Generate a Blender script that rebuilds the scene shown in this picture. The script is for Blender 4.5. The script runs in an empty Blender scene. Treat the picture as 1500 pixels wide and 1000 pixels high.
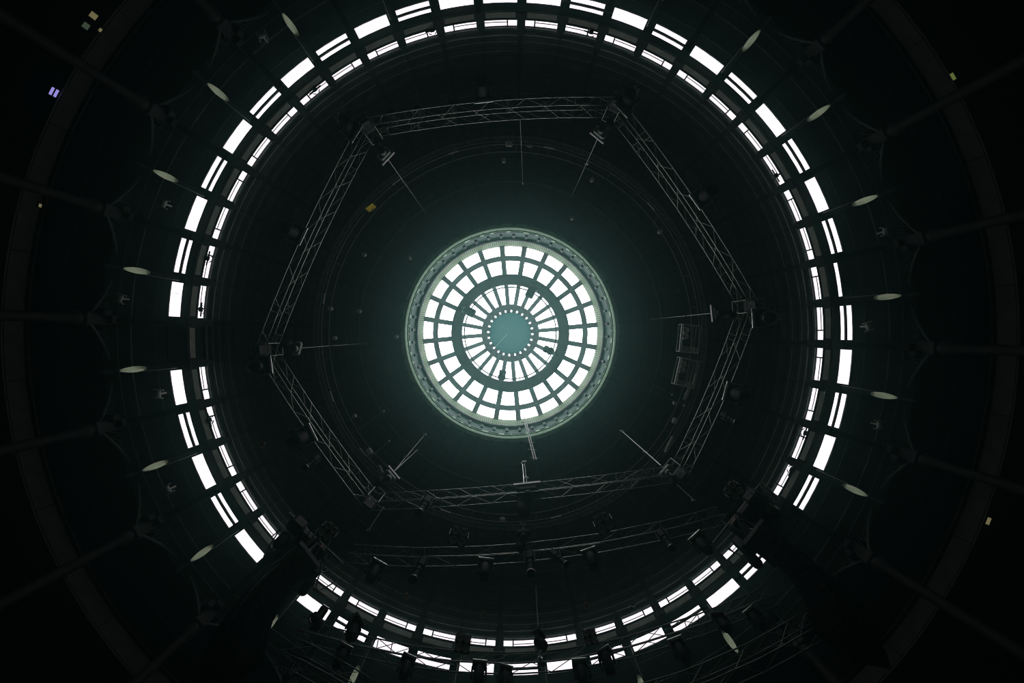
import bpy, math, random
from mathutils import Matrix, Vector

random.seed(7)
PI = math.pi
F = 500.0                 # focal length in pixels of the 1500 x 1000 frame
CX, CY = 747.5, 487.7     # where the hall's vertical axis meets the frame
ZC = 1.6                  # eye height of the camera above the floor
PHI = 2.0                 # azimuth of the first main rib, degrees

scene = bpy.context.scene
col = scene.collection

# ------------------------------------------------------------------ camera, sky, exposure
cam_data = bpy.data.cameras.new('camera')
cam_data.sensor_width = 36.0
cam_data.lens = 36.0 * F / 1500.0
cam_data.shift_x = (750 - CX) / 1500.0
cam_data.shift_y = -(500 - CY) / 1500.0
cam_data.clip_start = 0.05
cam_data.clip_end = 200
cam = bpy.data.objects.new('camera', cam_data)
col.objects.link(cam)
cam.location = (0, 0, ZC)
cam.rotation_euler = (PI, 0, 0)
scene.camera = cam

world = bpy.data.worlds.new('overcast_sky')
scene.world = world
world.use_nodes = True
wbg = world.node_tree.nodes['Background']
wbg.inputs['Color'].default_value = (0.93, 0.95, 1.0, 1)
wbg.inputs['Strength'].default_value = 3.0

# thin haze in the hall, also standing in for lens glow round bright glass
HAZE = 0.0072             # per metre
whz = world.node_tree.nodes.new('ShaderNodeVolumeScatter')
whz.inputs['Color'].default_value = (0.40, 0.96, 0.85, 1)
whz.inputs['Density'].default_value = HAZE
whz.inputs['Anisotropy'].default_value = 0.82
world.node_tree.links.new(whz.outputs[0], world.node_tree.nodes['World Output'].inputs['Volume'])

vs = scene.view_settings
vs.view_transform = 'Standard'
vs.look = 'None'
vs.exposure = 0.0
vs.gamma = 1.0
vs.use_curve_mapping = False
scene.cycles.use_denoising = True
scene.cycles.filter_width = 1.1
scene.cycles.max_bounces = 3
scene.cycles.use_light_tree = False
scene.cycles.volume_bounces = 0
scene.cycles.sample_clamp_indirect = 2.0

DAYLIGHT = 1.2            # luminance of the ring windows, which look at the lower overcast sky
ZENITH = 4.3              # the lantern looks straight up, where an overcast sky is about three times brighter

# ------------------------------------------------------------------ materials
MATS = {}


def material(name, color, rough=0.7, metal=0.0, var=0.25, scale=6.0, bump=0.0, emit=None, emit_s=0.0, spec=0.3, rings=None):
    m = bpy.data.materials.new(name)
    m.use_nodes = True
    nt = m.node_tree
    b = nt.nodes['Principled BSDF']
    b.inputs['Roughness'].default_value = rough
    b.inputs['Metallic'].default_value = metal
    b.inputs['Specular IOR Level'].default_value = spec
    tc = nt.nodes.new('ShaderNodeTexCoord')
    nz = nt.nodes.new('ShaderNodeTexNoise')
    nz.inputs['Scale'].default_value = scale
    nz.inputs['Detail'].default_value = 4
    nt.links.new(tc.outputs['Object'], nz.inputs['Vector'])
    rp = nt.nodes.new('ShaderNodeValToRGB')
    lo = [max(0, c * (1 - var)) for c in color]
    hi = [min(1, c * (1 + var)) for c in color]
    rp.color_ramp.elements[0].position = 0.3
    rp.color_ramp.elements[1].position = 0.7
    rp.color_ramp.elements[0].color = (*lo, 1)
    rp.color_ramp.elements[1].color = (*hi, 1)
    nt.links.new(nz.outputs['Fac'], rp.inputs['Fac'])
    out = rp.outputs['Color']
    if rings:
        # board joints running round the cone: a wave over the distance from the hall's axis
        ge = nt.nodes.new('ShaderNodeNewGeometry')
        sx = nt.nodes.new('ShaderNodeVectorMath'); sx.operation = 'MULTIPLY'
        sx.inputs[1].default_value = (1, 1, 0)
        ln = nt.nodes.new('ShaderNodeVectorMath'); ln.operation = 'LENGTH'
        nt.links.new(ge.outputs['Position'], sx.inputs[0])
        nt.links.new(sx.outputs['Vector'], ln.inputs[0])
        mu = nt.nodes.new('ShaderNodeMath'); mu.operation = 'MULTIPLY'
        mu.inputs[1].default_value = 1.0 / rings
        fr = nt.nodes.new('ShaderNodeMath'); fr.operation = 'FRACT'
        gt = nt.nodes.new('ShaderNodeMath'); gt.operation = 'GREATER_THAN'
        gt.inputs[1].default_value = 0.14
        nt.links.new(ln.outputs['Value'], mu.inputs[0])
        nt.links.new(mu.outputs[0], fr.inputs[0])
        nt.links.new(fr.outputs[0], gt.inputs[0])
        mx = nt.nodes.new('ShaderNodeMix'); mx.data_type = 'RGBA'
        nt.links.new(gt.outputs[0], mx.inputs['Factor'])
        mx.inputs['A'].default_value = (*[c * 0.35 for c in color], 1)
        nt.links.new(out, mx.inputs['B'])
        out = mx.outputs['Result']
    nt.links.new(out, b.inputs['Base Color'])
    if bump:
        bp = nt.nodes.new('ShaderNodeBump')
        bp.inputs['Strength'].default_value = bump
        bp.inputs['Distance'].default_value = 0.02
        nt.links.new(nz.outputs['Fac'], bp.inputs['Height'])
        nt.links.new(bp.outputs['Normal'], b.inputs['Normal'])
    if emit:
        b.inputs['Emission Color'].default_value = (*emit, 1)
        b.inputs['Emission Strength'].default_value = emit_s
    MATS[name] = m
    return m


material('daylit_glass', (0.75, 0.75, 0.78), rough=0.25, var=0.05, emit=(1.0, 0.965, 1.0), emit_s=DAYLIGHT)
material('zenith_glass', (0.75, 0.75, 0.78), rough=0.25, var=0.05, emit=(1.0, 0.965, 1.0), emit_s=ZENITH)
material('glass_edge', (0.3, 0.32, 0.33), rough=0.25, var=0.05)
material('glowing_cap', (0.10, 0.20, 0.20), rough=0.6, var=0.08, emit=(0.03, 0.17, 0.175), emit_s=0.38)  # emission stands in for haze and daylight glow on the cap
material('roof_boards', (0.045, 0.042, 0.036), rough=0.85, var=0.4, scale=3, bump=0.3, rings=0.24, spec=0.1)
material('outer_boards', (0.065, 0.080, 0.076), rough=0.85, var=0.2, scale=2, bump=0.2, spec=0.1)
material('rib_steel', (0.012, 0.015, 0.014), rough=0.6, var=0.3, spec=0.2)
material('purlin_steel', (0.11, 0.135, 0.128), rough=0.55, var=0.3, spec=0.3)
material('dark_paint', (0.010, 0.011, 0.011), rough=0.6, var=0.3, spec=0.2)
material('black_plastic', (0.005, 0.0055, 0.0055), rough=0.6, var=0.3, spec=0.06)
material('speaker_cloth', (0.004, 0.004, 0.004), rough=0.95, var=0.3, spec=0.02)
material('aluminium', (0.32, 0.38, 0.34), rough=0.30, metal=1.0, var=0.15, scale=20)
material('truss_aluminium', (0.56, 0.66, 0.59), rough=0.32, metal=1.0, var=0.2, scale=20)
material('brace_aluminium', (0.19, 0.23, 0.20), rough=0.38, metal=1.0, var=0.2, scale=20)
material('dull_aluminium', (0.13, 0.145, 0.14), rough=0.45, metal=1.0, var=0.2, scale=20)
material('grey_fascia', (0.42, 0.46, 0.40), rough=0.8, var=0.15, scale=4, spec=0.1)
material('lantern_paint', (0.48, 0.74, 0.52), rough=0.6, var=0.12, scale=3)
material('upstand_paint', (0.44, 0.70, 0.42), rough=0.6, var=0.12, scale=3)
material('lantern_curb', (0.15, 0.26, 0.23), rough=0.6, var=0.18, scale=5)
material('lantern_steel', (0.10, 0.135, 0.135), rough=0.6, var=0.2)
material('net_wire', (0.03, 0.05, 0.04), rough=0.7, var=0.1)
material('pale_paint', (0.62, 0.76, 0.52), rough=0.36, metal=1.0, var=0.06)
material('white_paint', (0.62, 0.66, 0.62), rough=0.45, var=0.1)
material('motor_green', (0.16, 0.24, 0.20), rough=0.5, var=0.2)
material('yellow_tag', (0.85, 0.75, 0.08), rough=0.35, metal=0.6, var=0.1)
material('brown_plastic', (0.16, 0.07, 0.03), rough=0.5, var=0.2)
material('lens_glass', (0.008, 0.010, 0.011), rough=0.3, var=0.1, spec=0.2)
material('column_iron', (0.020, 0.022, 0.019), rough=0.6, var=0.25, spec=0.2)
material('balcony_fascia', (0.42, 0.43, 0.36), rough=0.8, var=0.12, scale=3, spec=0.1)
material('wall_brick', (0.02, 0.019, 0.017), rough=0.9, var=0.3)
material('floor_dark', (0.015, 0.014, 0.013), rough=0.7, var=0.3)
material('sign_violet', (0.2, 0.2, 0.3), var=0.05, emit=(0.42, 0.38, 1.0), emit_s=0.75)
material('sign_green', (0.2, 0.3, 0.2), var=0.05, emit=(0.3, 0.5, 0.3), emit_s=0.12)
material('sign_warm', (0.3, 0.3, 0.2), var=0.05, emit=(0.9, 0.85, 0.4), emit_s=0.16)
material('sign_lime', (0.3, 0.3, 0.2), var=0.05, emit=(0.55, 0.75, 0.2), emit_s=0.18)

# ------------------------------------------------------------------ geometry helpers


def W(px, py, h):
    """frame pixel at height h above the camera -> world point"""
    return Vector(((px - CX) / F * h, (py - CY) / F * h, ZC + h))


def pol(R, deg, h):
    a = math.radians(deg)
    return Vector((R * math.cos(a), R * math.sin(a), ZC + h))


def pr(r, deg, h):
    return pol(r * h / F, deg, h)


def outer_h(r):           # outer roof cone: height where a ray of image radius r meets it
    return 19.55 / (1 + 0.001432 * r)


def inner_h(r):           # inner roof cone
    return 18.986 / (1 + 0.001212 * r)


def glaze_h(r):           # lantern glazing cone
    return 23.79 / (1 + 0.0021444 * r)


class MB:
    def __init__(self):
        self.v, self.f = [], []

    def add(self, vs_, fs_):
        n = len(self.v)
        self.v += [Vector(p) for p in vs_]
        self.f += [tuple(n + i for i in f) for f in fs_]
        return self

    def hexa(self, p):    # 8 points: bottom 0..3, top 4..7
        return self.add(p, [(3, 2, 1, 0), (4, 5, 6, 7), (0, 1, 5, 4), (1, 2, 6, 5), (2, 3, 7, 6), (3, 0, 4, 7)])

    def box(self, c, s):
        x, y, z = c
        a, b, d = s[0] / 2, s[1] / 2, s[2] / 2
        return self.hexa([(x - a, y - b, z - d), (x + a, y - b, z - d), (x + a, y + b, z - d), (x - a, y + b, z - d),
                          (x - a, y - b, z + d), (x + a, y - b, z + d), (x + a, y + b, z + d), (x - a, y + b, z + d)])

    def rbox(self, c, s, ch):
        """box with all edges chamfered"""
        x, y, z = c
        a, b, d = s[0] / 2, s[1] / 2, s[2] / 2
        ch = min(ch, a * .9, b * .9, d * .9)
        def ring(zz, k):
            A, B = a - k, b - k
            q = ch if k == 0 else ch * .6
            return [(x - A + q, y - B, zz), (x + A - q, y - B, zz), (x + A, y - B + q, zz), (x + A, y + B - q, zz),
                    (x + A - q, y + B, zz), (x - A + q, y + B, zz), (x - A, y + B - q, zz), (x - A, y - B + q, zz)]
        rs = [ring(z - d, ch), ring(z - d + ch, 0), ring(z + d - ch, 0), ring(z + d, ch)]
        pts = [p for r in rs for p in r]
        fs_ = [tuple(range(7, -1, -1)), tuple(range(24, 32))]
        for k in range(3):
            for i in range(8):
                j = (i + 1) % 8
                fs_.append((k * 8 + i, k * 8 + j, k * 8 + 8 + j, k * 8 + 8 + i))
        return self.add(pts, fs_)

    def tube(self, p0, p1, r, n=6, r1=None):
        p0, p1 = Vector(p0), Vector(p1)
        r1 = r if r1 is None else r1
        d = (p1 - p0).normalized()
        u = d.orthogonal().normalized()
        w = d.cross(u)
        ring0 = [p0 + (u * math.cos(2 * PI * i / n) + w * math.sin(2 * PI * i / n)) * r for i in range(n)]
        ring1 = [p1 + (u * math.cos(2 * PI * i / n) + w * math.sin(2 * PI * i / n)) * r1 for i in range(n)]
        fs_ = [(i, (i + 1) % n, n + (i + 1) % n, n + i) for i in range(n)]
        fs_ += [tuple(range(n - 1, -1, -1)), tuple(range(n, 2 * n))]
        return self.add(ring0 + ring1, fs_)

    def poly_tube(self, pts, r, n=6, closed=False):
        pts = [Vector(p) for p in pts]
        m = len(pts)
        rings = []
        for i, p in enumerate(pts):
            a = pts[(i - 1) % m] if (closed or i > 0) else p
            b = pts[(i + 1) % m] if (closed or i < m - 1) else p
            d = (b - a).normalized()
            ref = Vector((0, 0, 1)) if abs(d.z) < 0.9 else Vector((1, 0, 0))
            u = d.cross(ref).normalized()
            w = u.cross(d)
            rings.append([p + (u * math.cos(2 * PI * k / n) + w * math.sin(2 * PI * k / n)) * r for k in range(n)])
        vs_ = [q for rg in rings for q in rg]
        fs_ = []
        for i in range(m if closed else m - 1):
            j = (i + 1) % m
            for k in range(n):
                l = (k + 1) % n
                fs_.append((i * n + k, i * n + l, j * n + l, j * n + k))
        if not closed:
            fs_ += [tuple(range(n - 1, -1, -1)), tuple(range((m - 1) * n, m * n))]
        return self.add(vs_, fs_)

    def lathe(self, prof, n=24, axis=None, closed=False):
        """profile [(R, z)] turned round z; axis: Matrix to place it"""
        pts = []
        for (R, z) in prof:
            for i in range(n):
                p = Vector((R * math.cos(2 * PI * i / n), R * math.sin(2 * PI * i / n), z))
                pts.append(axis @ p if axis else p)
        fs_ = []
        m = len(prof)
        for k in range(m if closed else m - 1):
            kk = (k + 1) % m
            for i in range(n):
                j = (i + 1) % n
                fs_.append((k * n + i, k * n + j, kk * n + j, kk * n + i))
        if not closed:
            fs_ += [tuple(range(n - 1, -1, -1)), tuple(range((m - 1) * n, m * n))]
        return self.add(pts, fs_)

    def sector(self, prof, a0, a1, n=6):
        """closed profile polygon [(R, h)] swept from azimuth a0 to a1 (degrees)"""
        m = len(prof)
        pts = []
        for i in range(n + 1):
            a = a0 + (a1 - a0) * i / n
            pts += [pol(R, a, h) for (R, h) in prof]
        fs_ = []
        for i in range(n):
            for k in range(m):
                l = (k + 1) % m
                fs_.append((i * m + k, i * m + l, (i + 1) * m + l, (i + 1) * m + k))
        fs_ += [tuple(range(m - 1, -1, -1)), tuple(range(n * m, (n + 1) * m))]
        return self.add(pts, fs_)

    def pane(self, prof, a0, a1, n, glow, glass='daylit_glass'):
        """sector of glass whose face along profile edge `glow` is the daylit side"""
        self.sector(prof, a0, a1, n)
        m = len(prof)
        name, mat = 'pane', 'glass_edge'
        me, c = self.mesh(name, mat)
        me.materials.append(MATS[glass])
        for i in range(n):
            me.polygons[i * m + glow].material_index = 1
        return (me, c)

    def mesh(self, name, mat, smooth=False):
        """-> (mesh, centre), the mesh stored about its own centre"""
        lo = Vector((min(p.x for p in self.v), min(p.y for p in self.v), min(p.z for p in self.v)))
        hi = Vector((max(p.x for p in self.v), max(p.y for p in self.v), max(p.z for p in self.v)))
        c = (lo + hi) / 2
        me = bpy.data.meshes.new(name)
        me.from_pydata([p - c for p in self.v], [], self.f)
        me.materials.append(MATS[mat])
        if smooth:
            for p in me.polygons:
                p.use_smooth = True
        me.update()
        return (me, c)


WM = {}
I4 = Matrix.Identity(4)


def put(name, mc, parent=None, M=I4):
    """object of mesh mc under parent; M moves the mesh's construction frame into the world"""
    me, c = mc
    o = bpy.data.objects.new(name, me)
    col.objects.link(o)
    Wm = M @ Matrix.Translation(c)
    WM[o.name] = Wm
    if parent is not None:
        o.parent = parent
        o.matrix_basis = WM[parent.name].inverted() @ Wm
    else:
        o.matrix_basis = Wm
    return o


def empty(name, loc, parent=None, M=None):
    o = bpy.data.objects.new(name, None)
    col.objects.link(o)
    Wm = M.copy() if M is not None else Matrix.Translation(Vector(loc))
    WM[o.name] = Wm
    if parent is not None:
        o.parent = parent
        o.matrix_basis = WM[parent.name].inverted() @ Wm
    else:
        o.matrix_basis = Wm
    o.empty_display_size = 0.2
    return o


def tag(o, label=None, cat=None, group=None, kind=None):
    if label: o['label'] = label
    if cat: o['category'] = cat
    if group: o['group'] = group
    if kind: o['kind'] = kind
    return o


def rz(deg):
    return Matrix.Rotation(math.radians(deg), 4, 'Z')


_unit = {}


def bar(name, p0, p1, r, mat, parent, n=6):
    """a straight tube piece that shares one unit mesh per material"""
    p0, p1 = Vector(p0), Vector(p1)
    key = (mat, n)
    if key not in _unit:
        me = bpy.data.meshes.new('tube_piece')
        mb = MB().tube((0, 0, 0), (0, 0, 1), 1.0, n)
        me.from_pydata(mb.v, [], mb.f)
        me.materials.append(MATS[mat])
        _unit[key] = me
    d = p1 - p0
    M = Matrix.Translation(p0) @ d.to_track_quat('Z', 'Y').to_matrix().to_4x4() @ Matrix.Diagonal((r, r, d.length, 1))
    o = bpy.data.objects.new(name, _unit[key])
    col.objects.link(o)
    WM[o.name] = M
    o.parent = parent
    o.matrix_basis = WM[parent.name].inverted() @ M
    return o


def clock(deg):
    """azimuth in the frame -> position on a clock face, quarter hours"""
    q = int(round(((deg + 90) % 360) / 7.5)) % 48
    names = ('twelve', 'one', 'two', 'three', 'four', 'five', 'six', 'seven', 'eight', 'nine', 'ten', 'eleven')
    hh, qq = q // 4, q % 4
    return (names[hh] + " o'clock", 'quarter past ' + names[hh], 'half past ' + names[hh], 'quarter to ' + names[(hh + 1) % 12])[qq]


# ------------------------------------------------------------------ floor and outer wall
mb = MB().lathe([(17.6, -0.2), (17.6, 0.0)], 64)
tag(put('floor', mb.mesh('floor', 'floor_dark')), 'dark floor of the round hall under the dome', kind='structure')
wall = empty('wall_round', (0, 0, 0))
tag(wall, 'dark brick drum wall enclosing the round hall', kind='structure')
m_wall = MB().sector([(17.5, -ZC), (17.5, 11.2), (17.9, 11.2), (17.9, -ZC)], -7.6, 7.6, 4).mesh('wall_section', 'wall_brick')
for k in range(24):
    put('wall_section', m_wall, wall, rz(PHI + 7.5 + 15 * k))

# ------------------------------------------------------------------ ceiling: boards, ribs, clerestory
ceiling = empty('ceiling', (0, 0, ZC + 10.6))
tag(ceiling, 'dark boarded conical dome roof with radial ribs and a clerestory step', kind='structure')


def cone_prof(hf, r0, r1, t, off=0.0):
    """profile of a slab lying on the cone hf between image radii r0 < r1, hung off below it, thickness t"""
    a = (r0 * hf(r0) / F, hf(r0) - off)
    b = (r1 * hf(r1) / F, hf(r1) - off)
    return [b, a, (a[0], a[1] + t), (b[0], b[1] + t)]


# flat aisle ceiling beyond the columns
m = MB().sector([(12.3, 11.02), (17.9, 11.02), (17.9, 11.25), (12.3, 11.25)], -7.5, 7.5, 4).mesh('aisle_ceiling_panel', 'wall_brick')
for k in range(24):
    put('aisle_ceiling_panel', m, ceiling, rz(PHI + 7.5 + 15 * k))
# outer roof slope: one panel per half bay
m_out = MB().sector(cone_prof(outer_h, 503, 598, 0.12), -3.76, 3.76, 3).mesh('roof_panel', 'outer_boards')
m_jamb = MB().sector(cone_prof(outer_h, 478, 503.2, 0.12), -0.74, 0.74, 2).mesh('window_jamb', 'outer_boards')
m_sill = MB().sector([(10.88, 11.50), (11.14, 11.50), (11.14, 11.70), (10.88, 11.70)], -3.76, 3.76, 3).mesh('ring_beam', 'rib_steel')
m_fas = MB().sector([(10.90, 11.53), (11.05, 11.53), (11.05, 11.82), (10.90, 11.82)], -2.75, 2.75, 3)
m_fas = MB().sector([(10.86, 11.56), (10.94, 11.56), (10.94, 11.755), (10.86, 11.755)], -2.7, 2.7, 3).mesh('fascia_panel', 'grey_fascia')
m_cw = MB().sector([(10.95, 11.6), (11.2, 11.6), (11.2, 11.94), (10.95, 11.94)], -3.76, 3.76, 3).mesh('clerestory_sill', 'dark_paint')
m_ch = MB().sector([(10.95, 12.255), (11.2, 12.255), (11.2, 12.7), (10.95, 12.7)], -3.76, 3.76, 3).mesh('clerestory_head', 'purlin_steel')
m_cj = MB().sector([(10.95, 11.9), (11.2, 11.9), (11.2, 12.3), (10.95, 12.3)], -0.72, 0.72, 2).mesh('clerestory_jamb', 'rib_steel')
for k in range(48):
    a = PHI + 3.75 + 7.5 * k
    put('roof_panel', m_out, ceiling, rz(a))
    put('window_jamb', m_jamb, ceiling, rz(a + 3.75))
    put('ring_beam', m_sill, ceiling, rz(a))
    put('fascia_panel', m_fas, ceiling, rz(a))
    put('clerestory_sill', m_cw, ceiling, rz(a))
    put('clerestory_head', m_ch, ceiling, rz(a))
    put('clerestory_jamb', m_cj, ceiling, rz(a + 3.75))
# inner slope: board courses, each course one panel per bay
edges = [154, 186, 218, 250, 284, 320, 358, 398, 447]
for i in range(len(edges) - 1):
    m = MB().sector(cone_prof(inner_h, edges[i] - 0.5, edges[i + 1], 0.1, 0.004 * (i % 2)), -7.5, 7.5, 5).mesh('board_course', 'roof_boards')
    for k in range(24):
        put('board_course', m, ceiling, rz(PHI + 7.5 + 15 * k))


def rib_mesh(pts, w, d, mat, name):
    """rib along (R, h) points at azimuth 0, width w, depth d below the points"""
    mb = MB()
    vs_, fs_ = [], []
    for (R, h) in pts:
        vs_ += [(R, -w / 2, ZC + h - d), (R, w / 2, ZC + h - d), (R, w / 2, ZC + h), (R, -w / 2, ZC + h)]
    n = len(pts)
    for i in range(n - 1):
        for k in range(4):
            l = (k + 1) % 4
            fs_.append((i * 4 + k, i * 4 + l, i * 4 + 4 + l, i * 4 + 4 + k))
    fs_ += [(3, 2, 1, 0), tuple(range((n - 1) * 4, n * 4))]
    return mb.add(vs_, fs_).mesh(name, mat)


def on(hf, r, off=0.0):
    return (r * hf(r) / F, hf(r) - off)


m_main = rib_mesh([on(outer_h, 596), on(outer_h, 482)], 0.17, 0.26, 'rib_steel', 'rafter')
m_main_in = rib_mesh([on(inner_h, 440), on(inner_h, 158)], 0.15, 0.14, 'rib_steel', 'rafter')
m_mid = rib_mesh([on(outer_h, 596), on(outer_h, 482)], 0.10, 0.12, 'purlin_steel', 'rafter')
m_mid_in = rib_mesh([on(inner_h, 440), on(inner_h, 158)], 0.08, 0.07, 'rib_steel', 'rafter')
m_post = MB().box((10.86, 0, ZC + 11.93), (0.26, 0.24, 0.94)).mesh('clerestory_post', 'rib_steel')
m_post2 = MB().box((10.88, 0, ZC + 11.93), (0.20, 0.16, 0.90)).mesh('clerestory_post', 'rib_steel')
m_knee = MB().box((10.98, 0, ZC + 11.50), (0.46, 0.30, 0.20)).mesh('knee_plate', 'dark_paint')
m_flange = MB().tube((on(outer_h, 535)[0], 0, ZC + on(outer_h, 535, 0.13)[1]), (on(outer_h, 483)[0], 0, ZC + on(outer_h, 483, 0.13)[1]), 0.018).mesh('edge_strip', 'white_paint')
# pale lens-shaped plate hanging under each intermediate rafter
mb = MB()
N = 14
ring = []
RL = on(outer_h, 530)[0]
hl0, hl1 = outer_h(530) - 0.02, F * RL / 575.0
for i in range(N + 1):
    t = i / N
    h = hl0 + (hl1 - hl0) * t
    wd = 0.010 + 0.084 * (max(0.0, math.sin(PI * (0.02 + 0.93 * t))) ** 0.8)
    ring.append([(RL - .004, -wd, ZC + h), (RL - .014 - wd * .05, 0, ZC + h), (RL - .004, wd, ZC + h), (RL + .03 + wd * .1, 0, ZC + h)])
vs_ = [p for q in ring for p in q]
fs_ = []
for i in range(N):
    for k in range(4):
        l = (k + 1) % 4
        fs_.append((i * 4 + k, i * 4 + 4 + k, i * 4 + 4 + l, i * 4 + l))
fs_ += [(0, 1, 2, 3), (N * 4 + 3, N * 4 + 2, N * 4 + 1, N * 4)]
m_lens = mb.add(vs_, fs_).mesh('lens_strut', 'pale_paint')
for k in range(24):
    a = PHI + 15 * k
    put('rafter', m_main, ceiling, rz(a))
    put('rafter', m_main_in, ceiling, rz(a))
    put('clerestory_post', m_post, ceiling, rz(a))
    put('knee_plate', m_knee, ceiling, rz(a))
    rf = put('rafter', m_mid, ceiling, rz(a + 7.5))
    ls = put('lens_strut', m_lens, rf, rz(a + 7.5))
    ls['label'] = 'pale cream lens-shaped strut'
    put('edge_strip', m_flange, rf, rz(a + 7.5 - 0.45))
    put('rafter', m_mid_in, ceiling, rz(a + 7.5))
    put('clerestory_post', m_post2, ceiling, rz(a + 7.5))
    put('knee_plate', m_knee, ceiling, rz(a + 7.5))
# ring purlins and pipe runs, one length per bay


def arc_pts(r, hf, off, a0, a1, n):
    out = []
    for i in range(n + 1):
        R, h = on(hf, r, off)
        out.append(pol(R, a0 + (a1 - a0) * i / n, h))
    return out


for (r, hf, off, rad, mat, nm) in ((549, outer_h, 0.14, 0.022, 'purlin_steel', 'purlin'), (515, outer_h, 0.10, 0.012, 'purlin_steel', 'conduit'),
                                   (432, inner_h, 0.12, 0.018, 'purlin_steel', 'conduit'), (423, inner_h, 0.12, 0.012, 'purlin_steel', 'conduit'),
                                   (410, inner_h, 0.10, 0.010, 'purlin_steel', 'conduit'),
                                   (221, inner_h, 0.12, 0.045, 'rib_steel', 'purlin'), (350, inner_h, 0.10, 0.03, 'rib_steel', 'purlin')):
    m = MB().poly_tube(arc_pts(r, hf, off, -7.5, 7.5, 5), rad).mesh(nm, mat)
    for k in range(24):
        put(nm, m, ceiling, rz(PHI + 7.5 + 15 * k))

# ------------------------------------------------------------------ windows of the ring
wn = 0
dark_outer = {23, 17, 4}
dark_small = {23, 17, 4}


def pane_mesh(hf, r0, r1, half):
    return MB().pane(cone_prof(hf, r0, r1, 0.03, -0.02), -half, half, 2, 0)


OH = 2.93
m_full = pane_mesh(outer_h, 480.6, 502, OH)
m_in = pane_mesh(outer_h, 480.6, 490.4, OH)
m_ou = pane_mesh(outer_h, 492.4, 502, OH)


def frame_mesh(half):
    mb = MB()
    for (x0, x1) in ((479, 480.8), (501.8, 503.6)):
        mb.sector(cone_prof(outer_h, x0, x1, 0.10, 0.02), -half - 0.12, half + 0.12, 3)
    for s in (-1, 1):
        mb.sector(cone_prof(outer_h, 480.5, 502.1, 0.10, 0.02), min(s * half, s * (half + 0.12)), max(s * half, s * (half + 0.12)), 1)
    return mb.mesh('window_frame', 'rib_steel')


m_frame = frame_mesh(OH)
m_bar = MB().sector(cone_prof(outer_h, 490.2, 492.6, 0.08, 0.03), -OH, OH, 3).mesh('glazing_bar', 'rib_steel')
m_thin = MB().sector(cone_prof(outer_h, 480.6, 502, 0.02, 0.015), 1.02, 1.06, 1).mesh('glazing_bar', 'grey_fascia')
m_blind = MB().sector(cone_prof(outer_h, 480.6, 502, 0.03, 0.0), -OH, OH, 3).mesh('blackout_panel', 'outer_boards')
m_half_blind = MB().sector(cone_prof(outer_h, 490.5, 502, 0.03, 0.0), -OH, OH, 3).mesh('blackout_panel', 'outer_boards')
for k in range(48):
    a = PHI + 3.75 + 7.5 * k
    M = rz(a)
    wn += 1
    fr = put('window_%d' % wn, m_frame, None, M)
    ck = clock(a)
    if k in dark_outer:
        put('blackout_panel', m_blind, fr, M)
        tag(fr, 'blacked-out roof window in the outer ring, at %s' % ck, kind='structure')
    elif k == 46:
        put('pane', m_in, fr, M)
        put('blackout_panel', m_half_blind, fr, M)
        tag(fr, 'half-covered narrow roof window in the outer ring, at %s' % ck, kind='structure')
    elif k % 2 == 0:
        put('pane', m_full, fr, M)
        if k in (24, 30, 8):
            put('glazing_bar', m_thin, fr, M)
        tag(fr, 'bright undivided roof window in the outer ring, at %s' % ck, kind='structure')
    else:
        put('pane', m_in, fr, M)
        put('pane', m_ou, fr, M)
        put('glazing_bar', m_bar, fr, M)
        tag(fr, 'bright roof window split in two strips, outer ring, at %s' % ck, kind='structure')
SH = 2.98
RS = 11.03


def small_pane(a0, a1):
    return MB().pane([(RS, 11.955), (RS + 0.03, 11.955), (RS + 0.03, 12.245), (RS, 12.245)], a0, a1, 2, 3)


for par in (0, 1):
    s = -1 if par == 0 else 1          # the short pane stands next to the main rib
    d = s * (SH - 1.75)
    m_short = small_pane(min(d + s * .1, s * SH), max(d + s * .1, s * SH))
    m_long = small_pane(min(-s * SH, d - s * .1), max(-s * SH, d - s * .1))
    mb = MB()
    for (h0, h1) in ((11.93, 11.958), (12.243, 12.27)):
        mb.sector([(RS - 0.05, h0), (RS + 0.05, h0), (RS + 0.05, h1), (RS - 0.05, h1)], -SH - .1, SH + .1, 3)
    for q in (-1, 1):
        mb.sector([(RS - 0.05, 11.94), (RS + 0.05, 11.94), (RS + 0.05, 12.26), (RS - 0.05, 12.26)], min(q * SH, q * (SH + .1)), max(q * SH, q * (SH + .1)), 1)
    m_sf = mb.mesh('window_frame', 'rib_steel')
    m_mul = MB().sector([(RS - 0.05, 11.94), (RS + 0.05, 11.94), (RS + 0.05, 12.26), (RS - 0.05, 12.26)], d - .12, d + .12, 1).mesh('glazing_bar', 'rib_steel')
    m_wire = MB().poly_tube([pol(RS - .03, -s * SH + (d + s * SH) * i / 3, 12.07) for i in range(4)], 0.011, 5).mesh('glazing_bar', 'rib_steel')
    m_sb = MB().sector([(RS, 11.95), (RS + 0.03, 11.95), (RS + 0.03, 12.25), (RS, 12.25)], -SH, SH, 3).mesh('blackout_panel', 'dark_paint')
    for k in range(par, 48, 2):
        a = PHI + 3.75 + 7.5 * k
        M = rz(a)
        wn += 1
        fr = put('window_%d' % wn, m_sf, None, M)
        if k in dark_small:
            put('blackout_panel', m_sb, fr, M)
            tag(fr, 'blacked-out narrow clerestory window of the inner ring, at %s' % clock(a), kind='structure')
            continue
        put('pane', m_short, fr, M)
        put('pane', m_long, fr, M)
        put('glazing_bar', m_mul, fr, M)
        put('glazing_bar', m_wire, fr, M)
        tag(fr, 'bright narrow clerestory window of the inner ring, at %s' % clock(a), kind='structure')

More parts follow.
